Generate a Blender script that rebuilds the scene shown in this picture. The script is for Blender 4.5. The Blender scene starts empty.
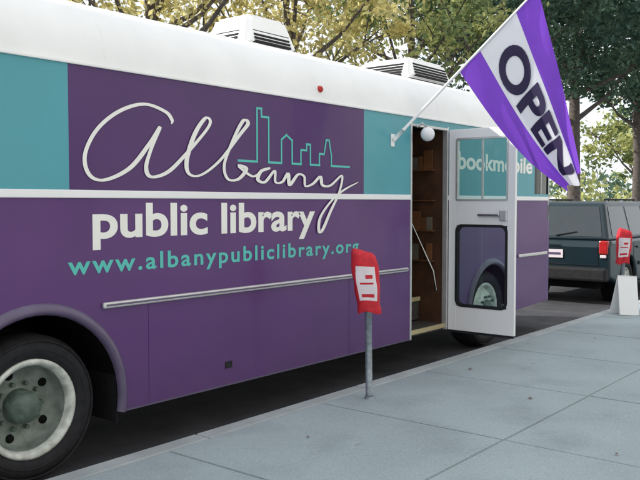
import bpy, bmesh, math, random
import numpy as np
from mathutils import Vector, Matrix
R=math.radians
scene=bpy.context.scene
COL=scene.collection

# ---------------------------------------------------------------- materials
def mat(name,c,rough=.6,metal=0,var=0.12,scale=6,bump=0,spec=.5,coat=0,trans=0,detail=4,c2=None):
    m=bpy.data.materials.new(name); m.use_nodes=True
    nt=m.node_tree; b=nt.nodes['Principled BSDF']
    tc=nt.nodes.new('ShaderNodeTexCoord')
    n=nt.nodes.new('ShaderNodeTexNoise'); n.inputs['Scale'].default_value=scale; n.inputs['Detail'].default_value=detail
    nt.links.new(tc.outputs['Object'],n.inputs['Vector'])
    r=nt.nodes.new('ShaderNodeValToRGB')
    r.color_ramp.elements[0].position=.3; r.color_ramp.elements[1].position=.7
    a=[x*(1-var) for x in c]; d=[min(1,x*(1+var)) for x in (c2 or c)]
    r.color_ramp.elements[0].color=(*a,1); r.color_ramp.elements[1].color=(*d,1)
    nt.links.new(n.outputs['Fac'],r.inputs['Fac']); nt.links.new(r.outputs['Color'],b.inputs['Base Color'])
    b.inputs['Roughness'].default_value=rough; b.inputs['Metallic'].default_value=metal
    b.inputs['Specular IOR Level'].default_value=spec
    b.inputs['Coat Weight'].default_value=coat; b.inputs['Coat Roughness'].default_value=.08
    if bump:
        n2=nt.nodes.new('ShaderNodeTexNoise'); n2.inputs['Scale'].default_value=scale*12; n2.inputs['Detail'].default_value=6
        nt.links.new(tc.outputs['Object'],n2.inputs['Vector'])
        bp=nt.nodes.new('ShaderNodeBump'); bp.inputs['Strength'].default_value=bump; bp.inputs['Distance'].default_value=.01
        nt.links.new(n2.outputs['Fac'],bp.inputs['Height']); nt.links.new(bp.outputs['Normal'],b.inputs['Normal'])
    if trans:
        t=nt.nodes.new('ShaderNodeBsdfTranslucent'); nt.links.new(r.outputs['Color'],t.inputs['Color'])
        mx=nt.nodes.new('ShaderNodeMixShader'); mx.inputs[0].default_value=trans
        o=nt.nodes['Material Output']
        nt.links.new(b.outputs[0],mx.inputs[1]); nt.links.new(t.outputs[0],mx.inputs[2]); nt.links.new(mx.outputs[0],o.inputs[0])
    return m

def glass(name,tint=(.75,.85,.85)):
    m=bpy.data.materials.new(name); m.use_nodes=True; nt=m.node_tree
    nt.nodes.remove(nt.nodes['Principled BSDF'])
    t=nt.nodes.new('ShaderNodeBsdfTransparent'); t.inputs[0].default_value=(*tint,1)
    g=nt.nodes.new('ShaderNodeBsdfGlossy'); g.inputs['Roughness'].default_value=.03
    f=nt.nodes.new('ShaderNodeFresnel'); f.inputs[0].default_value=1.45
    mx=nt.nodes.new('ShaderNodeMixShader')
    nt.links.new(f.outputs[0],mx.inputs[0]); nt.links.new(t.outputs[0],mx.inputs[1]); nt.links.new(g.outputs[0],mx.inputs[2])
    nt.links.new(mx.outputs[0],nt.nodes['Material Output'].inputs[0])
    return m

def paint(name,c,rough=.34,grime=.0,coat=.12):
    m=mat(name,c,rough=rough,var=.07,scale=1.3,coat=coat,spec=.35)
    nt=m.node_tree; b=nt.nodes['Principled BSDF']
    tc=nt.nodes.new('ShaderNodeTexCoord')
    n=nt.nodes.new('ShaderNodeTexNoise'); n.inputs['Scale'].default_value=1.6; n.inputs['Detail'].default_value=1
    nt.links.new(tc.outputs['Object'],n.inputs['Vector'])
    bp=nt.nodes.new('ShaderNodeBump'); bp.inputs['Strength'].default_value=.4; bp.inputs['Distance'].default_value=.02
    nt.links.new(n.outputs['Fac'],bp.inputs['Height'])
    nt.links.new(bp.outputs['Normal'],b.inputs['Normal']); nt.links.new(bp.outputs['Normal'],b.inputs['Coat Normal'])
    if grime:
        ramp=[x for x in nt.nodes if x.type=='VALTORGB'][0]
        sp=nt.nodes.new('ShaderNodeSeparateXYZ'); nt.links.new(tc.outputs['Object'],sp.inputs[0])
        mr=nt.nodes.new('ShaderNodeMapRange'); mr.inputs['From Min'].default_value=.9; mr.inputs['From Max'].default_value=.3
        mr.inputs['To Min'].default_value=0; mr.inputs['To Max'].default_value=grime
        nt.links.new(sp.outputs['Z'],mr.inputs['Value'])
        n3=nt.nodes.new('ShaderNodeTexNoise'); n3.inputs['Scale'].default_value=5; n3.inputs['Detail'].default_value=8
        nt.links.new(tc.outputs['Object'],n3.inputs['Vector'])
        mu=nt.nodes.new('ShaderNodeMath'); mu.operation='MULTIPLY'
        nt.links.new(mr.outputs[0],mu.inputs[0]); nt.links.new(n3.outputs['Fac'],mu.inputs[1])
        mix=nt.nodes.new('ShaderNodeMixRGB'); mix.inputs[2].default_value=(.14,.11,.15,1)
        nt.links.new(mu.outputs[0],mix.inputs[0]); nt.links.new(ramp.outputs[0],mix.inputs[1])
        nt.links.new(mix.outputs[0],b.inputs['Base Color'])
    return m

M={}
M['purple']=paint('purple_paint',(.098,.034,.160),grime=.3)
M['logo']=paint('dark_purple_paint',(.075,.026,.128))
M['teal']=paint('teal_paint',(.08,.33,.39))
M['white']=mat('white_paint',(.83,.83,.84),rough=.35,var=.03,scale=2,coat=.2)
M['roofwhite']=mat('white_roof_paint',(.86,.86,.86),rough=.45,var=.05,scale=2)
M['letter']=mat('white_vinyl',(.85,.84,.80),rough=.4,var=.03)
M['tealletter']=mat('teal_vinyl',(.09,.52,.47),rough=.4,var=.03)
M['alu']=mat('aluminium_trim',(.62,.62,.62),rough=.35,metal=.6,var=.1,scale=9)
M['rubber']=mat('black_rubber',(.016,.016,.019),rough=.75,var=.3,scale=20,bump=.2,spec=.3)
M['black']=mat('black_underbody',(.008,.008,.009),rough=.95,spec=.1)
M['lip']=mat('fender_lip',(.10,.075,.14),rough=.35,var=.15,coat=.3)
M['rim']=mat('wheel_rim_paint',(.48,.50,.46),rough=.45,var=.25,scale=14,c2=(.60,.62,.58))
M['dish']=mat('wheel_dish_grime',(.19,.22,.20),rough=.6,var=.35,scale=12)
M['hub']=mat('wheel_hub_grime',(.10,.14,.12),rough=.6,var=.4,scale=18)
M['glass']=glass('clear_glass')
M['dglass']=mat('tinted_glass',(.02,.03,.035),rough=.05,var=.1,spec=.9)
M['wood']=mat('oak_panel',(.075,.034,.018),rough=.5,var=.35,scale=5)
M['wood2']=mat('warm_wood',(.15,.065,.025),rough=.5,var=.3,scale=7)
M['inner']=mat('interior_panel',(.10,.09,.08),rough=.7)
M['step']=mat('step_tread',(.06,.055,.05),rough=.7,var=.3,scale=20)
M['nosing']=mat('step_nosing',(.50,.42,.24),rough=.5)
M['steel']=mat('galvanised_steel',(.24,.28,.31),rough=.45,metal=.5,var=.3,scale=30)
M['chrome']=mat('chrome_rail',(.4,.4,.4),rough=.25,metal=1)
M['redbag']=mat('red_bag_cloth',(.66,.018,.035),rough=.6,var=.2,scale=18,bump=.3,trans=.15)
M['bagwhite']=mat('bag_white_print',(.74,.66,.70),rough=.6,var=.05)
M['redlamp']=mat('red_lens',(.45,.02,.02),rough=.2)
M['book_a']=mat('book_cloth_ochre',(.16,.06,.02),rough=.7)
M['book_b']=mat('book_cloth_cream',(.14,.12,.09),rough=.7)
M['book_c']=mat('book_cloth_red',(.10,.015,.015),rough=.7)
M['book_d']=mat('book_cloth_green',(.03,.07,.06),rough=.7)
M['joint']=mat('joint_dirt',(.20,.22,.22),rough=1,var=.3)
M['curb']=mat('kerb_stone',(.37,.40,.41),rough=.85,var=.18,scale=3,bump=.4,detail=8)
M['asphalt']=mat('asphalt',(.048,.048,.056),rough=.9,var=.35,scale=3,bump=.6,detail=8)
M['soil']=mat('ground_earth',(.12,.12,.09),rough=1,var=.3,scale=.3)
M['yline']=mat('yellow_line',(.6,.42,.06),rough=.7,var=.2,scale=8)
M['bark']=mat('bark',(.11,.09,.08),rough=.95,var=.4,scale=8,bump=.8)
M['flagp']=mat('flag_purple',(.24,.075,.64),rough=.7,var=.05,trans=.5)
M['flagw']=mat('flag_white',(.82,.82,.88),rough=.7,var=.02,trans=.45)
M['flagt']=mat('flag_lettering',(.03,.02,.07),rough=.7)
M['globe']=mat('opal_globe',(.8,.8,.82),rough=.15,var=.02,coat=.5)
def concrete():
    m=mat('concrete_slab',(.335,.40,.42),rough=.92,var=.10,scale=.8,bump=.35,detail=10)
    nt=m.node_tree; b=nt.nodes['Principled BSDF']; ramp=[x for x in nt.nodes if x.type=='VALTORGB'][0]
    tc=nt.nodes.new('ShaderNodeTexCoord')
    def layer(prev,scale,lo,hi,col,fac,det=6):
        n=nt.nodes.new('ShaderNodeTexNoise'); n.inputs['Scale'].default_value=scale; n.inputs['Detail'].default_value=det
        nt.links.new(tc.outputs['Object'],n.inputs['Vector'])
        mr=nt.nodes.new('ShaderNodeMapRange'); mr.inputs['From Min'].default_value=lo; mr.inputs['From Max'].default_value=hi; mr.inputs['To Max'].default_value=fac
        nt.links.new(n.outputs['Fac'],mr.inputs['Value'])
        mx=nt.nodes.new('ShaderNodeMixRGB'); mx.inputs[2].default_value=(*col,1)
        nt.links.new(mr.outputs[0],mx.inputs[0]); nt.links.new(prev,mx.inputs[1]); return mx.outputs[0]
    o=ramp.outputs[0]
    o=layer(o,1.7,.50,.75,(.21,.25,.27),.6)
    o=layer(o,60,.55,.75,(.50,.54,.54),.5,2)
    o=layer(o,95,.56,.75,(.14,.15,.16),.5,2)
    o=layer(o,7,.69,.74,(.15,.16,.16),.35,3)
    nt.links.new(o,b.inputs['Base Color']); return m
M['concrete']=concrete()

# ---------------------------------------------------------------- helpers
def empty(name,loc=(0,0,0)):
    e=bpy.data.objects.new(name,None); e.location=loc; e.empty_display_size=.3; COL.objects.link(e); return e
def mesh(name,verts,faces,m,parent=None,smooth=False,mi=None):
    me=bpy.data.meshes.new(name); me.from_pydata([tuple(v) for v in verts],[],faces); 
    ms=m if isinstance(m,list) else [m]
    for x in ms: me.materials.append(x)
    if mi is not None: me.polygons.foreach_set('material_index',mi)
    if smooth: me.polygons.foreach_set('use_smooth',[True]*len(me.polygons))
    me.update(); o=bpy.data.objects.new(name,me); COL.objects.link(o)
    if parent: o.parent=parent
    return o
def frombm(name,bm,m,parent=None,smooth=False):
    me=bpy.data.meshes.new(name); bm.to_mesh(me); bm.free(); me.materials.append(m)
    if smooth: me.polygons.foreach_set('use_smooth',[True]*len(me.polygons))
    o=bpy.data.objects.new(name,me); COL.objects.link(o)
    if parent: o.parent=parent
    return o
def box(name,x0,x1,y0,y1,z0,z1,m,parent=None,bev=0,seg=2):
    bm=bmesh.new(); bmesh.ops.create_cube(bm,size=1)
    for v in bm.verts:
        v.co=Vector((x0 if v.co.x<0 else x1, y0 if v.co.y<0 else y1, z0 if v.co.z<0 else z1))
    if bev: bmesh.ops.bevel(bm,geom=bm.edges[:],offset=bev,segments=seg,affect='EDGES',profile=.5)
    return frombm(name,bm,m,parent)
def polyxz(name,pts,y0,y1,m,parent=None,bev=0):
    bm=bmesh.new(); vs=[bm.verts.new((p[0],y0,p[1])) for p in pts]
    f=bm.faces.new(vs); r=bmesh.ops.extrude_face_region(bm,geom=[f])
    for v in [g for g in r['geom'] if isinstance(g,bmesh.types.BMVert)]: v.co.y=y1
    bmesh.ops.recalc_face_normals(bm,faces=bm.faces[:])
    if bev: bmesh.ops.bevel(bm,geom=[e for e in bm.edges],offset=bev,segments=2,affect='EDGES')
    bmesh.ops.triangulate(bm,faces=[f for f in bm.faces if len(f.verts)>4])
    return frombm(name,bm,m,parent)
def tube(name,pts,rad,m,parent=None,n=10,smooth=True):
    V=[];F=[]; pts=[Vector(p) for p in pts]
    rad=rad if isinstance(rad,(list,tuple)) else [rad]*len(pts)
    up=Vector((.13,.27,.95)).normalized()
    for i,p in enumerate(pts):
        d=(pts[min(i+1,len(pts)-1)]-pts[max(i-1,0)]).normalized()
        a=d.cross(up); 
        if a.length<.1: a=d.cross(Vector((1,0,0)))
        a.normalize(); b=d.cross(a)
        for k in range(n):
            t=2*math.pi*k/n; V.append(p+(a*math.cos(t)+b*math.sin(t))*rad[i])
    for i in range(len(pts)-1):
        for k in range(n):
            F.append((i*n+k,i*n+(k+1)%n,(i+1)*n+(k+1)%n,(i+1)*n+k))
    F.append(tuple(range(n))); F.append(tuple(range((len(pts)-1)*n,len(pts)*n))[::-1])
    return mesh(name,V,F,m,parent,smooth)
def lathe(name,prof,cx,cz,m,parent=None,n=48,smooth=True):
    V=[];F=[]
    for r,y in prof:
        for k in range(n):
            t=2*math.pi*k/n; V.append((cx+r*math.cos(t),y,cz+r*math.sin(t)))
    for i in range(len(prof)-1):
        for k in range(n): F.append((i*n+k,i*n+(k+1)%n,(i+1)*n+(k+1)%n,(i+1)*n+k))
    return mesh(name,V,F,m,parent,smooth)
def textmesh(s,offset=0,space=1):
    cu=bpy.data.curves.new('t','FONT'); cu.body=s; cu.size=1; cu.offset=offset; cu.resolution_u=6; cu.space_character=space
    o=bpy.data.objects.new('t',cu); COL.objects.link(o)
    dg=bpy.context.evaluated_depsgraph_get(); dg.update()
    me=bpy.data.meshes.new_from_object(o.evaluated_get(dg))
    bpy.data.objects.remove(o); return me
_l=textmesh('l'); ASC=max(v.co.y for v in _l.vertices)
def sidetext(name,s,x0,x1,zb,h,m,parent,y=-.002,offset=0,space=1):
    me=textmesh(s,offset,space); a=min(v.co.x for v in me.vertices); b=max(v.co.x for v in me.vertices)
    for v in me.vertices:
        v.co=Vector((x0+(v.co.x-a)/(b-a)*(x1-x0), y, zb+v.co.y/ASC*h))
    me.name=name; me.materials.clear(); me.materials.append(m)
    o=bpy.data.objects.new(name,me); COL.objects.link(o); o.parent=parent; return o
def arc(cx,cz,r,a0,a1,n=20):
    return [(cx+r*math.cos(R(a0+(a1-a0)*i/n)),cz+r*math.sin(R(a0+(a1-a0)*i/n))) for i in range(n+1)]

# ================================================================ BUS
bus=empty('bookmobile_bus')
XR,XF,YB=-.6,10.0,2.44
DX0,DX1=6.66,7.38
WX1,WX2=2.60,8.42
SK=.32; AZ=.44; WZ=.445
B0,B1,ZT=1.70,1.75,2.51
def archpts(cx,r=.6,cz=AZ):
    return [(cx-r,SK)]+arc(cx,cz,r,180,0,24)+[(cx+r,SK)]
for nm,y0,y1 in (('kerbside',0,.04),('streetside',YB-.04,YB)):
    if nm=='kerbside':
        polyxz('lower_side_'+nm,[(XR,B0),(XR,SK)]+archpts(WX1)+[(DX0,SK),(DX0,B0)],y0,y1,M['purple'],bus)
        polyxz('lower_side_front_'+nm,[(DX1,B0),(DX1,SK+.04)]+[(p[0],max(p[1],SK+.04)) for p in archpts(WX2,.55)]+[(XF,SK+.08),(XF,B0)],y0,y1,M['purple'],bus)
        box('upper_rear_teal',XR,2.83,y0,y1,B1,ZT,M['teal'],bus)
        box('logo_panel',2.83,5.88,y0,y1,B1,ZT,M['logo'],bus)
        box('upper_mid_teal',5.88,DX0,y0,y1,B1,ZT,M['teal'],bus)
        box('upper_front_teal',DX1,9.58,y0,y1,B1,ZT,M['teal'],bus)
        box('upper_front_sill',9.58,XF,y0,y1,B1,1.78,M['teal'],bus)
        box('upper_front_head',9.58,XF,y0,y1,2.28,ZT,M['purple'],bus)
        box('driver_side_window',9.60,XF-.01,.012,.03,1.78,2.28,M['dglass'],bus)
        box('window_pillar',9.78,9.80,.004,.012,1.78,2.28,M['alu'],bus)
    else:
        polyxz('lower_side_'+nm,[(XR,B0),(XR,SK)]+archpts(WX1)+archpts(WX2,.55)+[(XF,SK),(XF,B0)],y0,y1,M['purple'],bus)
        box('upper_'+nm,XR,XF,y0,y1,B1,ZT,M['teal'],bus)
for a,b in ((XR,DX0),(DX1,XF)):
    box('belt_moulding',a,b,-.012,.04,B0,B1,M['white'],bus,bev=.006)
box('belt_street',XR,XF,YB-.04,YB+.012,B0,B1,M['white'],bus)
box('door_header',DX0,DX1,0,.04,2.44,ZT,M['teal'],bus)
box('rub_rail',3.05,6.60,-.028,0,1.005,1.045,M['alu'],bus,bev=.010)
box('rub_rail_black_insert',3.07,6.58,-.031,-.0275,1.019,1.031,M['lip'],bus)
box('rub_rail_front',9.1,9.95,-.028,0,1.005,1.045,M['alu'],bus,bev=.010)
box('skirt_edge',3.22,DX0,-.004,0,SK,SK+.012,M['lip'],bus)
path=[(XF,0)]+[(XF+.25*math.sin(R(a)),.25-.25*math.cos(R(a))) for a in range(10,91,10)]
path+= [(XF+.25,.25+i*(YB-.5)/8) for i in range(1,9)]
path+=[(XF+.25*math.cos(R(a)),YB-.25+.25*math.sin(R(a))) for a in range(10,91,10)]
def band(name,z0,z1,m,off=0):
    V=[];F=[]
    for (x,y) in path: V+= [(x+off,y,z0),(x+off,y,z1)]
    for i in range(len(path)-1): F.append((2*i,2*i+2,2*i+3,2*i+1))
    return mesh(name,V,F,m,bus,True)
band('nose_lower',.40,1.45,M['purple']); band('nose_glass',1.45,2.32,M['dglass']); band('nose_head',2.32,ZT,M['purple'])
box('front_bumper',XF+.2,XF+.36,.12,YB-.12,.35,.62,M['alu'],bus,bev=.03)
for yy in (.42,YB-.42): lathe('headlamp',[(0,0),(.1,0),(.1,.06)],0,0,M['globe'],bus).matrix_local=Matrix.Translation((XF+.31,yy,.85))@Matrix.Rotation(R(90),4,'Z')
box('rear_wall',XR-.04,XR,0,YB,SK,ZT,M['purple'],bus)
prof=[(0,ZT),(.004,2.57),(.02,2.67),(.05,2.755),(.11,2.84),(.19,2.905),(.31,2.96),(.5,3.02),(.75,3.07),(1.22,3.11)]
prof=prof+[(YB-y,z) for y,z in prof[-2::-1]]
secs=[XR-.04]+[XR+i*.5 for i in range(1,20)]+[9.0,9.2,9.4,9.6,9.8,9.9,10.0,10.08,10.15,10.2,10.235,10.25]
V=[];F=[];n=len(prof)
for x in secs:
    f=1 if x<9.2 else math.sqrt(max(0,1-((x-9.2)/1.05)**2))
    ins=0 if x<10 else .25-math.sqrt(max(0,.0625-(x-10)**2))
    for y,z in prof:
        yy=ins+(y/YB)*(YB-2*ins); V.append((x,yy,ZT+(z-ZT)*f))
for i in range(len(secs)-1):
    for k in range(n-1): F.append((i*n+k,(i+1)*n+k,(i+1)*n+k+1,i*n+k+1))
F.append(tuple(range(n)))
mesh('roof_shell',V,F,M['roofwhite'],bus,True)
box('drip_rail',XR,9.55,-.016,.0,ZT-.004,ZT+.016,M['roofwhite'],bus,bev=.005)
for x in (1.2,3.1,5.0,7.2,8.9):
    tube('roof_seam',[(x,y+.001,z-.001) for y,z in prof[1:-1]],.004,M['roofwhite'],bus,6)
def acunit(x,l,y0=.80,y1=1.66,h=.30):
    box('ac_base',x-l/2+.04,x+l/2-.04,y0+.05,y1-.05,3.03,3.14,M['black'],bus)
    bm=bmesh.new(); bmesh.ops.create_cube(bm,size=1)
    for v in bm.verts:
        t=.07 if v.co.z>0 else 0
        v.co=Vector((x+(l/2-t*1.6)*(1 if v.co.x>0 else -1),(y0+t) if v.co.y<0 else (y1-t),3.13 if v.co.z<0 else 3.13+h))
    bmesh.ops.bevel(bm,geom=bm.edges[:],offset=.035,segments=3,affect='EDGES')
    frombm('ac_shroud',bm,M['roofwhite'],bus)
    for k in range(5): box('ac_louvre',x-l/2+.12,x+l/2-.12,y0-.004+.012*k,y0+.03+.012*k,3.155+k*.033,3.176+k*.033,M['rubber'],bus)
    for k in range(5): box('ac_louvre_end',x-l/2-.004+.018*k,x-l/2+.03+.018*k,y0+.14,y1-.14,3.155+k*.033,3.176+k*.033,M['rubber'],bus)
acunit(5.70,.74,.92,1.52,.30); acunit(8.42,1.0,h=.25)
box('roof_vent',3.1,3.5,1.0,1.4,3.06,3.16,M['roofwhite'],bus,bev=.03)
for x in (1.0,5.26,9.0):
    lathe('marker_lamp',[(0,-.018),(.016,-.016),(.026,-.004),(.03,.02)],x,2.62,M['redlamp'],bus,20)
box('skirt_vent',4.13,4.20,-.006,0,.45,.50,M['rubber'],bus,bev=.002)
for x in (3.42,5.66): box('panel_seam',x,x+.003,-.0022,0,SK+.02,1.0,M['logo'],bus)
for cx,r in ((WX1,.6),(WX2,.55)):
    V=[];F=[]
    pr=[(-.03,.005),(-.025,-.022),(.0,-.036),(.025,-.024),(.042,0)]
    ang=[-11]+list(range(-7,190,7))+[191]
    for a in ang:
        for dr,y in pr: V.append((cx+(r+dr)*math.cos(R(a)),y,max(.32,AZ+(r+dr)*math.sin(R(a)))))
    k=len(pr)
    for i in range(len(ang)-1):
        for j in range(k-1): F.append((i*k+j,i*k+j+1,(i+1)*k+j+1,(i+1)*k+j))
    mesh('wheel_arch_lip',V,F,M['lip'],bus,True)
    V=[];F=[]; A=range(0,181,10)
    for a in A:
        V+=[(cx+(r+.01)*math.cos(R(a)),.03,AZ+(r+.01)*math.sin(R(a))),(cx+(r+.01)*math.cos(R(a)),.85,AZ+(r+.01)*math.sin(R(a)))]
    for i in range(len(A)-1): F.append((2*i,2*i+1,2*i+3,2*i+2))
    F.append(tuple(range(1,2*len(A),2)))
    mesh('wheel_well',V,F,M['black'],bus)
def wheel(cx,y,dual,par,sgn=1):
    Y=lambda v:y+sgn*v
    ty=[(.295,.045),(.305,.02),(.335,.005),(.37,-.004),(.40,.005),(.425,.03),(.442,.06),(.445,.16),(.442,.25),(.42,.29),(.3,.30)]
    lathe('tyre',[(r,Y(v)) for r,v in ty],cx,WZ,M['rubber'],par)
    for rr in (.355,.41):
        lathe('tyre_ring',[(rr-.006,Y(.003)),(rr,Y(-.006)),(rr+.006,Y(.003))],cx,WZ,M['rubber'],par)
    if dual:
        rp=[(.300,.05),(.300,.018),(.285,.012),(.262,.03),(.256,.07)]
        dp=[(.256,.07),(.25,.13),(.225,.165),(.15,.175),(.10,.17)]
        hp=[(.105,.17),(.1,.10),(.085,.06),(.05,.045),(0,.045)]; by=.165; br=.14
    else:
        rp=[(.300,.05),(.300,.018),(.285,.014),(.262,.03),(.25,.07)]
        dp=[(.25,.07),(.225,.06),(.17,.01),(.11,.0)]
        hp=[(.11,.0),(.1,-.02),(.07,-.035),(0,-.04)]; by=.0; br=.145
    lathe('rim',[(r,Y(v)) for r,v in rp],cx,WZ,M['rim'],par)
    lathe('dish',[(r,Y(v)) for r,v in dp],cx,WZ,M['dish'] if dual else M['rim'],par)
    lathe('hub',[(r,Y(v)) for r,v in hp],cx,WZ,M['hub'],par)
    for k in range(10):
        a=2*math.pi*k/10; px,pz=cx+br*math.cos(a),WZ+br*math.sin(a)
        lathe('lug_nut',[(0,Y(by-.03)),(.014,Y(by-.03)),(.015,Y(by+.01))],px,pz,M['hub'],par,8,False)
    if dual:
        for k in range(5):
            a=2*math.pi*(k+.5)/5
            lathe('hand_hole',[(0,Y(.160)),(.026,Y(.160)),(.028,Y(.172))],cx+.2*math.cos(a),WZ+.2*math.sin(a),M['black'],par,12)
wheel(WX1,.05,True,bus); wheel(WX2,.06,False,bus)
wheel(WX1,YB-.05,True,bus,-1); wheel(WX2,YB-.06,False,bus,-1)
lathe('inner_tyre',[(.3,.38),(.44,.40),(.445,.5),(.44,.62),(.3,.64)],WX1,WZ,M['rubber'],bus)
tube('rear_axle',[(WX1,.3,WZ),(WX1,YB-.3,WZ)],.08,M['black'],bus)
tube('front_axle',[(WX2,.3,WZ),(WX2,YB-.3,WZ)],.06,M['black'],bus)
box('chassis',XR,XF,.86,YB-.86,.30,.78,M['black'],bus)
box('tank_left',3.4,DX0-.1,.10,.85,.30,.8,M['black'],bus)
box('mudflap',3.20,3.21,.06,.6,.24,.9,M['rubber'],bus)
box('floor_rear',XR,DX0-.02,.04,YB-.04,1.10,1.14,M['black'],bus)
box('floor_front',DX1+.03,XF,.04,YB-.04,1.10,1.14,M['black'],bus)
box('floor_mid',DX0-.02,DX1+.03,.68,YB-.04,.90,.94,M['step'],bus)
box('step_1',DX0,DX1,.03,.36,.34,.40,M['step'],bus); box('step_1_nosing',DX0,DX1,.012,.03,.36,.403,M['nosing'],bus)
box('step_2',DX0,DX1,.34,.70,.42,.66,M['step'],bus); box('step_2_nosing',DX0,DX1,.322,.34,.62,.663,M['nosing'],bus)
box('step_3_nosing',DX0,DX1,.662,.68,.90,.943,M['nosing'],bus)
box('stepwell_rear',DX0-.02,DX0,.04,.9,.34,2.44,M['inner'],bus)
box('stepwell_front_low',DX1,DX1+.02,.04,.9,.36,1.2,M['wood'],bus)
box('stepwell_front_high',DX1,DX1+.02,.04,1.0,1.2,2.44,M['wood'],bus)
for k in range(4):
    z=1.05+k*.32
    box('leaflet_shelf',DX1-.06,DX1,.14,.62,z,z+.012,M['wood2'],bus)
    random.seed(k+3); yy=.16
    while yy<.56:
        w=random.uniform(.05,.12); h=random.uniform(.13,.22)
        if random.random()<.6: box('leaflet',DX1-.04,DX1-.025,yy,yy+w,z+.013,z+.013+h,random.choice([M['book_a'],M['book_b'],M['wood2'],M['book_c'],M['book_a']]),bus)
        yy+=w+.01
box('bookcase_back',5.2,9.2,YB-.12,YB-.08,.95,2.4,M['wood'],bus)
for k in range(5):
    z=1.0+k*.28; box('bookcase_shelf',5.2,9.2,YB-.36,YB-.12,z,z+.02,M['wood2'],bus)
    random.seed(50+k); x=5.25
    while x<9.1:
        w=random.uniform(.1,.25)
        box('books',x,x+w,YB-.34,YB-.14,z+.021,z+random.uniform(.18,.25),random.choice([M['book_a'],M['book_b'],M['book_c'],M['book_d']]),bus); x+=w+.004
tube('hand_rail',[(DX1-.05,.10,.75),(DX1-.06,.12,.95),(DX1-.07,.55,1.75),(DX1-.06,.60,1.95)],.013,M['chrome'],bus)
box('door_jamb_rear',DX0-.004,DX0+.02,-.012,.045,SK,2.46,M['alu'],bus,bev=.003)
box('door_jamb_front',DX1-.02,DX1+.004,-.012,.045,.34,2.46,M['alu'],bus,bev=.003)
box('door_head_trim',DX0+.02,DX1-.02,-.012,.045,2.42,2.445,M['alu'],bus,bev=.003)
bm=bmesh.new(); bmesh.ops.create_uvsphere(bm,u_segments=24,v_segments=16,radius=.07)
for v in bm.verts: v.co+=Vector((6.78,-.12,2.34))
frombm('globe_lamp',bm,M['globe'],bus,True)
tube('globe_bracket',[(6.78,0,2.42),(6.78,-.06,2.45),(6.78,-.11,2.41)],.010,M['alu'],bus)
def ring(name,y0,y1,z0,z1,w,x,t,m,par,rad=.04):
    def rr(y0,y1,z0,z1,r):
        P=[]
        for cx,cz,a in ((y1-r,z1-r,0),(y0+r,z1-r,90),(y0+r,z0+r,180),(y1-r,z0+r,270)):
            for i in range(7): P.append((cx+r*math.cos(R(a+15*i)),cz+r*math.sin(R(a+15*i))))
        return P
    A=rr(y0,y1,z0,z1,rad+w*.5); B=rr(y0+w,y1-w,z0+w,z1-w,rad); n=len(A); V=[];F=[]
    for P in (A,B):
        for xx in (x-t,x+t): V+=[(xx,p[0],p[1]) for p in P]
    for i in range(n):
        j=(i+1)%n
        F+=[(i,j,2*n+j,2*n+i),(n+i,3*n+i,3*n+j,n+j),(2*n+i,2*n+j,3*n+j,3*n+i),(i,n+i,n+j,j)]
    return mesh(name,V,F,m,par)
dx=DX1+.03; dw=.76
door=empty('door_leaf',(0,0,0)); door.parent=bus
def doorbox(nm,y0,y1,z0,z1): box(nm,dx-.02,dx+.02,y0,y1,z0,z1,M['white'],door,bev=.004)
doorbox('door_stile_hinge',-.105,-.015,.34,2.43); doorbox('door_stile_lead',-dw,-dw+.085,.34,2.43)
doorbox('door_top',-dw+.085,-.105,2.33,2.43); doorbox('door_mid',-dw+.085,-.105,1.44,1.70); doorbox('door_bottom',-dw+.085,-.105,.34,.60)
box('door_glass_upper',dx-.004,dx+.004,-dw+.085,-.105,1.70,2.33,M['glass'],door)
box('door_glass_lower',dx-.004,dx+.004,-dw+.085,-.105,.60,1.44,M['glass'],door)
ring('door_gasket_upper',-dw+.075,-.095,1.69,2.34,.02,dx,.024,M['alu'],door,.015)
ring('door_gasket_lower',-dw+.075,-.095,.59,1.45,.028,dx,.025,M['rubber'],door,.06)
box('door_upper_divider',dx-.012,dx+.012,-.40,-.385,1.70,2.33,M['alu'],door)
box('door_latch',dx-.05,dx-.02,-.60,-.36,1.535,1.56,M['chrome'],door,bev=.008)
box('door_lock',dx-.045,dx-.02,-.68,-.60,1.49,1.60,M['alu'],door,bev=.01)
box('door_sweep',dx-.012,dx+.012,-dw+.01,-.02,.315,.34,M['rubber'],door)
tube('door_hinge',[(dx,-.01,.4),(dx,-.01,2.4)],.012,M['alu'],door)
sidetext('lettering_public_library','public library',2.99,5.18,1.455,.208,M['letter'],bus,offset=.026)
sidetext('lettering_web','www.albanypubliclibrary.org',2.81,5.80,1.235,.108,M['tealletter'],bus,offset=.020,space=1.22)
sidetext('lettering_bookmobile','bookmobile',7.60,9.50,2.04,.175,M['letter'],bus,offset=.028)
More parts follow.
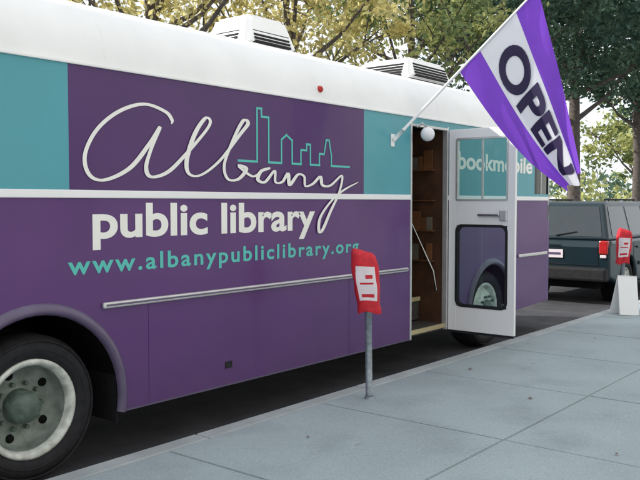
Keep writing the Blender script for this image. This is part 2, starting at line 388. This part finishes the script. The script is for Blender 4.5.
def ribbon(name,ctrl,wmin,wmax,m,y0,y1,sub=12):
    P=[]
    c=[ctrl[0]]+ctrl+[ctrl[-1]]
    for i in range(1,len(c)-2):
        p0,p1,p2,p3=[np.array(c[i+k]) for k in (-1,0,1,2)]
        for j in range(sub):
            t=j/sub; P.append(.5*((2*p1)+(-p0+p2)*t+(2*p0-5*p1+4*p2-p3)*t*t+(-p0+3*p1-3*p2+p3)*t**3))
    P.append(np.array(ctrl[-1])); N=len(P); V=[];F=[]
    for i in range(N):
        d=P[min(i+1,N-1)]-P[max(i-1,0)]; d=d/(np.linalg.norm(d)+1e-9); nn=np.array([-d[1],d[0]])
        w=wmin+(wmax-wmin)*abs(d[1])**1.3
        w*=.8+.35*math.sin(i*.045)**2
        w*=min(1,.25+min(i,N-1-i)/14)
        y=y0+(y1-y0)*i/N
        V+=[(P[i][0]+nn[0]*w,y,P[i][1]+nn[1]*w),(P[i][0]-nn[0]*w,y,P[i][1]-nn[1]*w)]
    for i in range(N-1): F.append((2*i,2*i+1,2*i+3,2*i+2))
    return mesh(name,V,F,m,bus)
wm=[(3.63,2.205),(3.635,2.235),(3.575,2.285),(3.40,2.317),(3.20,2.253),(3.03,2.125),(2.94,1.965),(2.97,1.844),(3.085,1.815),(3.28,1.897),(3.44,2.06),(3.53,2.175),
 (3.45,2.02),(3.41,1.90),(3.455,1.843),(3.595,1.88),(3.75,2.0),(3.94,2.175),(3.99,2.25),(3.94,2.268),(3.84,2.15),(3.765,1.97),(3.785,1.873),(3.90,1.869),
 (4.085,1.98),(4.29,2.178),(4.375,2.265),(4.32,2.278),(4.21,2.12),(4.125,1.948),(4.16,1.846),(4.27,1.848),(4.355,1.925),(4.275,1.945),(4.42,1.872),
 (4.53,1.915),(4.62,1.94),(4.52,1.915),(4.48,1.85),(4.56,1.832),(4.67,1.92),(4.68,1.835),(4.76,1.837),(4.83,1.902),(4.85,1.815),(4.95,1.898),(5.03,1.885),(5.045,1.81),(5.14,1.828),
 (5.24,1.888),(5.27,1.82),(5.38,1.82),(5.54,1.905),(5.50,1.76),(5.38,1.60),(5.27,1.445),(5.22,1.44),(5.24,1.55),(5.38,1.68),(5.56,1.78),(5.78,1.855)]
ribbon('wordmark_script',wm,.008,.018,M['letter'],-.0045,-.0125)
sk=[(4.28,1.985),(4.48,1.985),(4.48,2.39),(4.53,2.39),(4.53,2.33),(4.61,2.33),(4.61,1.985),(4.76,1.985),(4.76,2.17),(4.82,2.21),(4.89,2.17),(4.89,1.985),(5.0,1.985),(5.0,2.10),(5.07,2.10),(5.07,2.15),(5.12,2.15),(5.12,1.985),(5.24,1.985),(5.24,2.08),(5.30,2.08),(5.33,2.2),(5.37,2.2),(5.40,2.08),(5.40,1.985),(5.66,1.985)]
for i in range(len(sk)-1):
    (a,b),(c,d)=sk[i],sk[i+1]; t=.0085
    L=math.hypot(c-a,d-b); ux,uz=(c-a)/L*t,(d-b)/L*t; yy=-.0015-(i%3)*.001
    a-=ux;b-=uz;c+=ux;d+=uz
    mesh('skyline_line',[(a-uz,yy,b+ux),(a+uz,yy,b-ux),(c+uz,yy,d-ux),(c-uz,yy,d+ux)],[(0,1,2,3)],M['tealletter'],bus)

# ================================================================ FLAG
flag=empty('open_flag',(6.34,0,2.25))
def adopt(o,e): o.parent=e; o.matrix_parent_inverse=Matrix.Translation(-Vector(e.location))
P0=Vector((6.34,-.02,2.265)); PT=Vector((6.34,-1.45,3.45))
adopt(tube('pole',[P0,PT],.0135,M['white']),flag)
adopt(tube('pole_tip',[PT,PT+(PT-P0).normalized()*.05],[.02,.008],M['white']),flag)
adopt(box('bracket_plate',6.31,6.37,-.01,0,2.20,2.32,M['white'],bev=.004),flag)
adopt(tube('bracket_socket',[P0,P0+(PT-P0).normalized()*.14],.02,M['white']),flag)
HA=P0.lerp(PT,.48); HB=P0.lerp(PT,.985)
A=Vector((6.66,-1.69,1.92)); B=Vector((7.12,-1.40,1.775))
def q(u,v):
    a=HA.lerp(B,u)+Vector((-.03,-.01,-.12))*math.sin(math.pi*u)
    b=HB.lerp(A,u)+Vector((.10,.02,.03))*math.sin(math.pi*u)
    p=a.lerp(b,v)
    n=Vector((-.62,-.55,-.35)).normalized()
    amp=.010+.055*u
    w=math.sin(v*9.5+u*2.2+.4)*amp+math.sin(v*4+u*5)*.035*u+math.sin(v*17+u*3)*.012*u+math.sin(u*13+v*2)*.008
    return p+n*w
def flagpt(u,v,off=0):
    p=q(u,v)
    if off:
        e=.01; n=(q(u+e,v)-p).cross(q(u,v+e)-p).normalized(); p=p+n*off
    return p
NU,NV=60,48; V=[];F=[];mi=[]
for i in range(NU+1):
    for j in range(NV+1): V.append(flagpt(i/NU,j/NV))
for i in range(NU):
    for j in range(NV):
        F.append((i*(NV+1)+j,(i+1)*(NV+1)+j,(i+1)*(NV+1)+j+1,i*(NV+1)+j+1)); mi.append(1 if 13<=j<35 else 0)
adopt(mesh('cloth',V,F,[M['flagp'],M['flagw']],None,True,mi),flag)
me=textmesh('OPEN',.035)
bm=bmesh.new(); bm.from_mesh(me); bmesh.ops.triangulate(bm,faces=bm.faces[:])
for it in range(5):
    ed=[e for e in bm.edges if e.calc_length()>.12]
    if not ed: break
    bmesh.ops.subdivide_edges(bm,edges=ed,cuts=1); bmesh.ops.triangulate(bm,faces=bm.faces[:])
xs=[v.co.x for v in bm.verts]; ys=[v.co.y for v in bm.verts]; x0,x1,y0,y1=min(xs),max(xs),min(ys),max(ys)
tv=[((v.co.x-x0)/(x1-x0),(v.co.y-y0)/(y1-y0)) for v in bm.verts]
base=bm.copy()
for s,off in (('lettering',.006),('lettering_reverse',-.006)):
    b2=base.copy()
    for v,(a,b) in zip(b2.verts,tv): v.co=flagpt(.10+a*.82,.31+b*.37,off)
    adopt(frombm(s,b2,M['flagt']),flag)
bm.free()

# ================================================================ PARKING METERS
def meter(loc,rot,seed,lean):
    e=empty('bagged_parking_meter',loc)
    tube('post',[(0,0,0),(0,0,.90)],.027,M['steel'],e,16)
    tube('base_flange',[(0,0,0),(0,0,.012),(0,0,.03)],[.038,.036,.028],M['steel'],e,16)
    prof=[(.685,.088,.050),(.70,.090,.054),(.73,.085,.054),(.77,.086,.056),(.82,.092,.060),(.88,.098,.064),(.94,.101,.066),(1.00,.103,.066),(1.05,.103,.064),(1.10,.099,.060),(1.135,.093,.054),(1.155,.084,.042),(1.170,.066,.024)]
    V=[];F=[];mi=[];n=56; rng=random.Random(seed)
    ph=[rng.uniform(0,6) for _ in range(6)]
    PR=[]
    for i in range(len(prof)-1):
        for k in range(4):
            t=k/4; PR.append(tuple(prof[i][c]*(1-t)+prof[i+1][c]*t for c in range(3)))
    PR.append(prof[-1])
    for zz,a,b in PR:
        low=max(0,(.86-zz)/.18)
        for k in range(n):
            t=2*math.pi*k/n; c,s=math.cos(t),math.sin(t)
            qq=1/((abs(c)**3.2+abs(s)**3.2)**(1/3.2))
            wr=1+.03*math.sin(5*t+ph[0]+zz*14)+.025*math.sin(8*t+ph[1]-zz*19)+low*.06*math.sin(7*t+ph[3])+.02*math.sin(37*zz+2*t+ph[2])
            V.append((a*c*qq*wr+lean*(zz-.8), b*s*qq*wr, zz+.012*low*math.sin(3*t+ph[3])-.022*c*max(0,(zz-1.0)/.17)))
    for i in range(len(PR)-1):
        for k in range(n):
            F.append((i*n+k,i*n+(k+1)%n,(i+1)*n+(k+1)%n,(i+1)*n+k))
            t=(k+.5)/n*360; zz=PR[i][0]
            w=(226<t<306) and (.775<zz<1.04)
            lin=w and ((.80<zz<.825 and 236<t<298) or (.865<zz<.88 and 234<t<285) or (.90<zz<.915 and 240<t<298) or (.95<zz<.985 and 262<t<296))
            mi.append(1 if (w and not lin) else 0)
    F.append(tuple(range((len(PR)-1)*n,len(PR)*n))); mi.append(0)
    mesh('red_bag',V,F,[M['redbag'],M['bagwhite']],e,True,mi)
    lathe('meter_head',[(0,-.04),(.05,-.04),(.07,-.03),(.07,.03),(.05,.04),(0,.04)],0,1.02,M['steel'],e,20)
    box('meter_housing',-.05,.05,-.035,.035,.80,1.0,M['steel'],e,bev=.01)
    e.rotation_euler=(R(.8),R(-.8),rot)
meter((5.12,-.60,.13),R(-48),4,-.10)
meter((11.5,-.50,.13),R(-60),9,.06)
sg=empty('white_sandwich_board',(11.25,-.60,.13))
for s in (-1,1):
    o=box('panel',-.15,.15,-.008,.008,0,.54,M['white'],sg,bev=.004)
    o.rotation_euler=(R(13*s),0,0); o.location=(0,s*.12,0)
tube('hinge',[(-.15,0,.53),(.15,0,.53)],.008,M['alu'],sg,8)
sg.rotation_euler=(0,R(4),R(-38))

# ================================================================ PARKED CARS
def car(x0,y0,name,col,roof=1.66,L=4.7,W=1.86):
    e=empty(name,(x0,y0,0)); P=paint(name+'_paint',col,rough=.3,coat=.2)
    wz=.36; wxs=(.95,L-.9)
    low=[(0.02,.45)]
    for wx in wxs:
        low+=[(wx-.43,.30)]+arc(wx,wz,.43,172,8,14)+[(wx+.43,.30)]
    low+=[(L-.05,.42),(L,.62),(L-.08,.88),(L-.25,.98),(L-1.15,1.06),(.10,1.06),(.0,.95)]
    o=polyxz('body',low,0,W,P,e)
    bv=o.modifiers.new('b','BEVEL'); bv.width=.05; bv.segments=3; bv.limit_method='ANGLE'; bv.angle_limit=R(50)
    g=[(.07,1.06),(.30,roof-.04),(.42,roof),(L-2.15,roof),(L-2.0,roof-.03),(L-1.2,1.06)]
    V=[];n=len(g)
    for x,z in g:
        t=(z-1.06)/(roof-1.06); V.append((x,.05+.17*t,z))
    for x,z in g:
        t=(z-1.06)/(roof-1.06); V.append((x,W-.05-.17*t,z))
    F=[tuple(range(n)),tuple(range(n,2*n))[::-1]]+[(i,i+n,(i+1)%n+n,(i+1)%n) for i in range(n)]
    o=mesh('greenhouse',V,F,P,e); bv=o.modifiers.new('b','BEVEL'); bv.width=.04; bv.segments=3
    def sy(z): return .05+.17*(z-1.06)/(roof-1.06)
    def pane(nm,pts):
        for sd in (0,1):
            V=[]
            for x,z in pts:
                y=sy(z)-.006; V.append((x,y if sd==0 else W-y,z))
            mesh(nm,V,[tuple(range(len(pts)))],M['dglass'],e)
    zt=roof-.09
    pane('rear_quarter_glass',[(.30,1.12),(1.15,1.12),(1.15,zt),(.42,zt)])
    pane('rear_door_glass',[(1.24,1.12),(2.05,1.12),(2.05,zt),(1.24,zt)])
    pane('front_door_glass',[(2.13,1.12),(3.25,1.12),(2.68,zt),(2.13,zt)])
    def rx(z): return .07+(.23)*(z-1.06)/(roof-.04-1.06)-.008
    mesh('rear_glass',[(rx(1.12),.16,1.12),(rx(1.12),W-.16,1.12),(rx(zt),W-.28,zt),(rx(zt),.28,zt)],[(0,1,2,3)],M['dglass'],e)
    tube('rear_wiper',[(rx(1.14)-.02,W/2,1.13),(rx(1.2)-.02,W/2-.35,1.2)],.008,M['rubber'],e,6)
    mesh('windscreen',[(L-1.27,.16,1.11),(L-1.27,W-.16,1.11),(L-1.93,W-.3,roof-.06),(L-1.93,.3,roof-.06)],[(0,1,2,3)],M['dglass'],e).location=(.03,0,.01)
    for sd in (0,1):
        a,b=(.03,.17) if sd==0 else (W-.17,W-.03)
        box('tail_lamp',-.03,.08,a,b,.84,1.06,M['redlamp'],e,bev=.02)
        box('reverse_lamp',-.025,0,a+.02,b-.02,.78,.83,M['bagwhite'],e,bev=.01)
        box('headlamp',L-.2,L-.02,a+.02,b+.02,.72,.86,M['globe'],e,bev=.02)
        box('mirror',3.0,3.12,(-.16 if sd==0 else W+.02),(-.02 if sd==0 else W+.16),1.08,1.22,P,e,bev=.03)
        for xx in (1.2,2.1,3.2):
            yy=(-.003,.0) if sd==0 else (W,W+.003)
            box('door_gap',xx,xx+.008,*yy,.42,1.0,M['rubber'],e)
        for xx in (1.35,2.3):
            yy=(-.03,.0) if sd==0 else (W,W+.03)
            box('door_handle',xx,xx+.18,*yy,.90,.93,P,e,bev=.008)
        yy=(-.015,.0) if sd==0 else (W,W+.015)
        box('side_moulding',1.45,3.35,*yy,.60,.66,M['rubber'],e,bev=.005)
    box('rear_bumper',-.12,.12,.02,W-.02,.40,.62,M['rubber'],e,bev=.04)
    box('front_bumper',L-.12,L+.08,.02,W-.02,.36,.58,M['rubber'],e,bev=.04)
    box('licence_plate',-.012,-.002,W/2-.16,W/2+.16,.76,.90,M['bagwhite'],e,bev=.003)
    box('plate_text',-.015,-.0125,W/2-.12,W/2+.12,.81,.85,M['lip'],e)
    box('tailgate_handle',-.02,0,W/2-.12,W/2+.12,.96,.99,P,e,bev=.006)
    box('tailgate_gap_low',-.003,.0,.19,W-.19,.66,.668,M['rubber'],e)
    for yy in (.20,W-.206): box('tailgate_gap',-.003,.0,yy,yy+.006,.67,1.02,M['rubber'],e)
    box('roof_rack_a',.7,2.3,.33,.36,roof+.01,roof+.045,M['rubber'],e,bev=.01); box('roof_rack_b',.7,2.3,W-.36,W-.33,roof+.01,roof+.045,M['rubber'],e,bev=.01)
    box('underside',.15,L-.15,.25,W-.25,.26,.5,M['black'],e)
    for wx in wxs:
        for sd in (0,1):
            s=1 if sd==0 else -1; yb=0.03 if sd==0 else W-.03
            Y=lambda v:yb+s*v
            lathe('tyre',[(r,Y(v)) for r,v in ((.21,.03),(.25,.0),(.31,.0),(.35,.03),(.36,.08),(.36,.17),(.34,.21),(.2,.21))],wx,wz,M['rubber'],e,32)
            lathe('wheel_rim',[(r,Y(v)) for r,v in ((.22,.02),(.20,.03),(.18,.07),(.09,.03),(0,.02))],wx,wz,M['rim'],e,32)
            lathe('well',[(r,Y(v)) for r,v in ((.425,.0),(.425,.3),(0,.3))],wx,wz,M['black'],e,32)
    return e
car(12.9,.17,'parked_suv',(.008,.022,.030),roof=1.70)
car(20.3,.15,'parked_car',(.05,.06,.08),roof=1.62)
car(38,7.2,'parked_car',(.45,.46,.48),roof=1.55)

# ================================================================ GROUND
def sheet(name,x0,x1,y0,y1,z,m): return mesh(name,[(x0,y0,z),(x1,y0,z),(x1,y1,z),(x0,y1,z)],[(0,1,2,3)],m)
sheet('ground',-600,900,-600,700,-.01,M['soil'])
sheet('road',-150,300,-.25,9.5,0,M['asphalt'])
for k,y in enumerate((4.75,4.95)): sheet('centre_line',-150,300,y,y+.1,.004,M['yline'])
def kerb(name,y0,y1):
    e=empty(name)
    x=-9
    while x<48:
        box('stone',x+.003,x+1.797,y0,y1,-.05,.132,M['curb'],e,bev=.016); x+=1.8
    box('far_run',x,250,y0,y1,-.05,.132,M['curb'],e)
kerb('kerb',-.40,-.25); 
kerb('kerb',9.5,9.65)
def walk(name,y0,rows,size,x0=-15,x1=48):
    e=empty(name); box('bed',-150,250,min(y0,y0-rows*size),max(y0,y0-rows*size),-.04,.122,M['joint'],e)
    rng=random.Random(5); bm=bmesh.new()
    nx=int((x1-x0)/size)
    for i in range(nx):
        for j in range(rows):
            a=x0+i*size; b=y0-(j+1)*size; dz=rng.uniform(-.0015,.0015)
            r=bmesh.ops.create_cube(bm,size=1)
            for v in r['verts']:
                v.co=Vector((a+.004 if v.co.x<0 else a+size-.004,b+.004 if v.co.y<0 else b+size-.004,.10 if v.co.z<0 else .130+dz))
    bmesh.ops.bevel(bm,geom=[e_ for e_ in bm.edges if all(v.co.z>.12 for v in e_.verts)],offset=.005,segments=2,affect='EDGES')
    frombm('slabs',bm,M['concrete'],e)
    return e
walk('sidewalk',-.402,5,1.52)
box('sidewalk_far_run',48.2,250,-8,-.402,0,.13,M['concrete'])
walk('sidewalk',13.65,2,2.0,-10,70)
rng=random.Random(12); V=[];F=[]
spots=[(2.80,-.98),(2.68,-1.12),(4.0,-.9),(3.1,-2.1),(5.9,-1.6),(7.4,-2.2),(6.6,-.7),(9.0,-1.0),(8.2,-.55),(4.9,-2.6)]
for _ in range(14): spots.append((rng.uniform(2,14),-.2+rng.uniform(-.03,.1)))
for i_,(sx,sy) in enumerate(spots):
    r=.05 if i_<2 else rng.uniform(.012,.03); a0=rng.uniform(0,6); k=len(V); z0=.136 if sy<-.25 else .008
    for i in range(8):
        rr=r*(1 if i%2 else .55)*rng.uniform(.8,1.2); V.append((sx+rr*math.cos(a0+i*.785),sy+rr*.8*math.sin(a0+i*.785),z0+rng.uniform(0,.008)))
    F.append(tuple(range(k,k+8)))
mesh('fallen_leaves',V,F,mat('dry_leaf',(.20,.09,.06),rough=.8,var=.3))

# ================================================================ TREES
def leafmat(name,c,tr=.5):
    m=bpy.data.materials.new(name); m.use_nodes=True; nt=m.node_tree
    nt.nodes.remove(nt.nodes['Principled BSDF'])
    g=nt.nodes.new('ShaderNodeNewGeometry'); r=nt.nodes.new('ShaderNodeValToRGB')
    r.color_ramp.elements[0].color=(*[x*.65 for x in c],1); r.color_ramp.elements[1].color=(*[min(.95,x*1.3) for x in c],1)
    nt.links.new(g.outputs['Random Per Island'],r.inputs['Fac'])
    d=nt.nodes.new('ShaderNodeBsdfDiffuse'); t=nt.nodes.new('ShaderNodeBsdfTranslucent'); mx=nt.nodes.new('ShaderNodeMixShader'); mx.inputs[0].default_value=tr
    nt.links.new(r.outputs[0],d.inputs[0]); nt.links.new(r.outputs[0],t.inputs[0])
    nt.links.new(d.outputs[0],mx.inputs[1]); nt.links.new(t.outputs[0],mx.inputs[2]); nt.links.new(mx.outputs[0],nt.nodes['Material Output'].inputs[0])
    return m
LM_y=[leafmat('autumn_leaf',(.72,.65,.32),.6),leafmat('autumn_leaf_dark',(.55,.48,.2),.55)]  # second tone of each pair is darker, dealt to leaf clumps at random
LM_g=[leafmat('green_leaf',(.12,.19,.13),.4),leafmat('green_leaf_dark',(.07,.12,.095),.35)]
LM_m=[leafmat('turning_leaf',(.46,.48,.20),.5),leafmat('turning_leaf_dark',(.22,.28,.13),.45)]
def leafmesh(cl,crs,nl,ls,mats,rng,parent,name='leaves',darkp=.42):
    Vs=[];mi=[]
    for c,cr in zip(cl,crs):
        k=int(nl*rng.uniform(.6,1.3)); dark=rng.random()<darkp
        p=rng.normal(size=(k,3))*np.array([cr,cr,cr*.6])*.62+c
        u=rng.normal(size=(k,3)); u/=np.linalg.norm(u,axis=1)[:,None]; w=np.cross(u,rng.normal(size=(k,3))); w/=np.linalg.norm(w,axis=1)[:,None]
        s=rng.uniform(.6,1.25,size=(k,1))*ls
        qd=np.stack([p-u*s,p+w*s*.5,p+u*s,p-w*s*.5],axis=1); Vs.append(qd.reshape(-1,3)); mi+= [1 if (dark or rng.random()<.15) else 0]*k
    Vs=np.concatenate(Vs); N=len(Vs)//4
    me=bpy.data.meshes.new(name); me.from_pydata(Vs.tolist(),[],[(4*i,4*i+1,4*i+2,4*i+3) for i in range(N)])
    for m in mats: me.materials.append(m)
    me.polygons.foreach_set('material_index',mi); me.update()
    o=bpy.data.objects.new(name,me); COL.objects.link(o)
    if parent: o.parent=parent
    return o
def tree(name,x,y,H,rad,cb,mats,seed,ncl=130,nl=60,ls=.17,tr=.24):
    rng=np.random.default_rng(seed); rd=random.Random(seed)
    e=empty(name,(x,y,0.1))
    top=H*.62
    tp=[(0,0,0),(.03,.02,.4),(rd.uniform(-.1,.1),rd.uniform(-.1,.1),cb*.6),(rd.uniform(-.2,.2),.1,cb),(rd.uniform(-.4,.4),rd.uniform(-.3,.3),top),(rd.uniform(-.5,.5),0,H*.86)]
    tube('trunk',tp,[tr*1.5,tr*1.05,tr*.9,tr*.78,tr*.4,tr*.08],M['bark'],e,12)
    ends=[]
    for i in range(9):
        a=i*2.4+rd.uniform(-.4,.4); z0=cb*rd.uniform(.8,1.0)+(top-cb)*i/11; r=rad*rd.uniform(.55,.9)
        b=Vector((tp[3][0],tp[3][1],z0)); t=Vector((r*math.cos(a),r*math.sin(a),z0+rad*rd.uniform(.35,.9)))
        m1=b.lerp(t,.45)+Vector((0,0,-.15*rad*.5))
        tube('limb',[b,m1,t],[tr*.42,tr*.24,tr*.05],M['bark'],e,8)
        for k in range(3):
            s=m1.lerp(t,rd.uniform(.1,.7)); qq=s+Vector((rd.uniform(-1,1),rd.uniform(-1,1),rd.uniform(.1,1)))*rad*.38
            tube('branch',[s,s.lerp(qq,.5)+Vector((0,0,.1)),qq],[tr*.14,tr*.09,tr*.02],M['bark'],e,6); ends.append(qq)
        ends.append(t)
    cz=(H+cb)/2; hz=(H-cb)/2
    cl=[]
    while len(cl)<ncl:
        d=rng.normal(size=3); d/=np.linalg.norm(d); rr=rng.uniform(.35,1)**.6
        f=1+.22*math.sin(3*math.atan2(d[1],d[0])+seed)+.15*math.sin(5*d[2]+seed*2)
        cl.append(np.array([d[0]*rad*rr*f,d[1]*rad*rr*f,cz+d[2]*hz*rr*f]))
    cl+= [np.array(qq) for qq in ends]
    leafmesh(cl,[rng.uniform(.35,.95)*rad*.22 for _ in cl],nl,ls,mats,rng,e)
    return e
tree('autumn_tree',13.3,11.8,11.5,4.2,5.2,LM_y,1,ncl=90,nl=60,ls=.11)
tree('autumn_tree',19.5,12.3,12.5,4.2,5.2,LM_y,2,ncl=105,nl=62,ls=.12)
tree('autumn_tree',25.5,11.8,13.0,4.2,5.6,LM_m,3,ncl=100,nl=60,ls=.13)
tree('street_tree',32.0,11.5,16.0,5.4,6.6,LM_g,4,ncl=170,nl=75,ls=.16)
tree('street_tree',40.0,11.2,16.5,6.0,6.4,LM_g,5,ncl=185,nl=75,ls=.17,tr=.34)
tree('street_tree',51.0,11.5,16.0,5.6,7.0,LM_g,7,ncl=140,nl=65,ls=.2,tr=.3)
tree('street_tree',74.0,18.5,12.0,5.0,3.6,LM_m,8,ncl=80,nl=45,ls=.26,tr=.3)
rng2=np.random.default_rng(31); cl=[];crs=[]
for i in range(130):
    x=95+rng2.uniform(0,60); y=5+rng2.uniform(0,70); cl.append(np.array([x,y,rng2.uniform(.8,5.5)])); crs.append(rng2.uniform(1.2,2.4))
leafmesh(cl,crs,42,.5,[LM_m[0],LM_g[0]],rng2,None,'distant_trees')

# ================================================================ BUILDING (added out of view behind the camera, pale to bounce sunlight)
M['stone']=mat('pale_stone',(.62,.61,.58),rough=.85,var=.1,scale=.8)
def building(name,x0,x1,y0,y1,H,m,fl):
    e=empty(name,(0,0,0)); box('walls',x0,x1,y0,y1,0,H,m,e); box('cornice',x0-.3,x1+.3,y0-.3,y1+.3,H,H+.5,m,e,bev=.05)
    box('plinth',x0-.06,x1+.06,y0-.06,y1+.06,0,.9,M['stone'],e)
    fh=H/fl
    for k in range(fl):
        z=k*fh+fh*.3; zt=k*fh+fh*.82
        x=x0+1.2
        while x<x1-1.8:
            box('window',x,x+1.1,y1,y1+.03,z,zt,M['dglass'],e)
            box('sill',x-.1,x+1.2,y1,y1+.14,z-.15,z-.003,M['stone'],e)
            box('mullion',x+.52,x+.58,y1+.03,y1+.06,z,zt,M['white'],e)
            x+=3.6
    return e
building('bounce_building',-14,34,-22,-9.5,12,M['stone'],3)

# ================================================================ LIGHT / SKY
S=Vector((-.5,.85,0)).normalized(); el=R(32)
sd=Vector((S.x*math.cos(el),S.y*math.cos(el),math.sin(el)))
L=bpy.data.lights.new('sun','SUN'); L.energy=5; L.angle=R(.53); L.color=(1,.95,.87)
lo=bpy.data.objects.new('sun',L); lo.rotation_euler=(-sd).to_track_quat('-Z','Y').to_euler(); COL.objects.link(lo); lo.location=sd*60
w=bpy.data.worlds.new('World'); scene.world=w; w.use_nodes=True; nt=w.node_tree
bg=nt.nodes['Background']; sky=nt.nodes.new('ShaderNodeTexSky'); sky.sky_type='NISHITA'; sky.sun_disc=False
sky.sun_elevation=el; sky.sun_rotation=math.atan2(S.x,S.y); sky.dust_density=4; sky.air_density=1.0; sky.ozone_density=1.5
tc=nt.nodes.new('ShaderNodeTexCoord'); cn=nt.nodes.new('ShaderNodeTexNoise'); cn.inputs['Scale'].default_value=2.2; cn.inputs['Detail'].default_value=3
mp=nt.nodes.new('ShaderNodeMapping'); mp.inputs['Scale'].default_value=(1,1,2.5)
nt.links.new(tc.outputs['Generated'],mp.inputs[0]); nt.links.new(mp.outputs[0],cn.inputs['Vector'])
mr=nt.nodes.new('ShaderNodeMapRange'); mr.inputs['From Min'].default_value=.3; mr.inputs['From Max'].default_value=.6; mr.inputs['To Min'].default_value=.8; mr.inputs['To Max'].default_value=1
nt.links.new(cn.outputs['Fac'],mr.inputs['Value'])
mx=nt.nodes.new('ShaderNodeMixRGB'); mx.inputs[2].default_value=(7.6,8.0,8.5,1)
nt.links.new(mr.outputs[0],mx.inputs[0]); nt.links.new(sky.outputs[0],mx.inputs[1])
nt.links.new(mx.outputs[0],bg.inputs[0]); bg.inputs[1].default_value=.15
scene.view_settings.view_transform='Standard'; scene.view_settings.look='None'; scene.view_settings.exposure=0

# ================================================================ CAMERA
cam=bpy.data.cameras.new('camera'); co=bpy.data.objects.new('camera',cam); COL.objects.link(co)
cam.sensor_width=36; cam.lens=45; cam.clip_end=2000; cam.clip_start=.05
co.location=(0,-4.2,1.67)
th=R(51.34); pi_=R(-2.65)
d=Vector((math.sin(th)*math.cos(pi_),math.cos(th)*math.cos(pi_),math.sin(pi_)))
co.rotation_euler=d.to_track_quat('-Z','Y').to_euler()
scene.camera=co
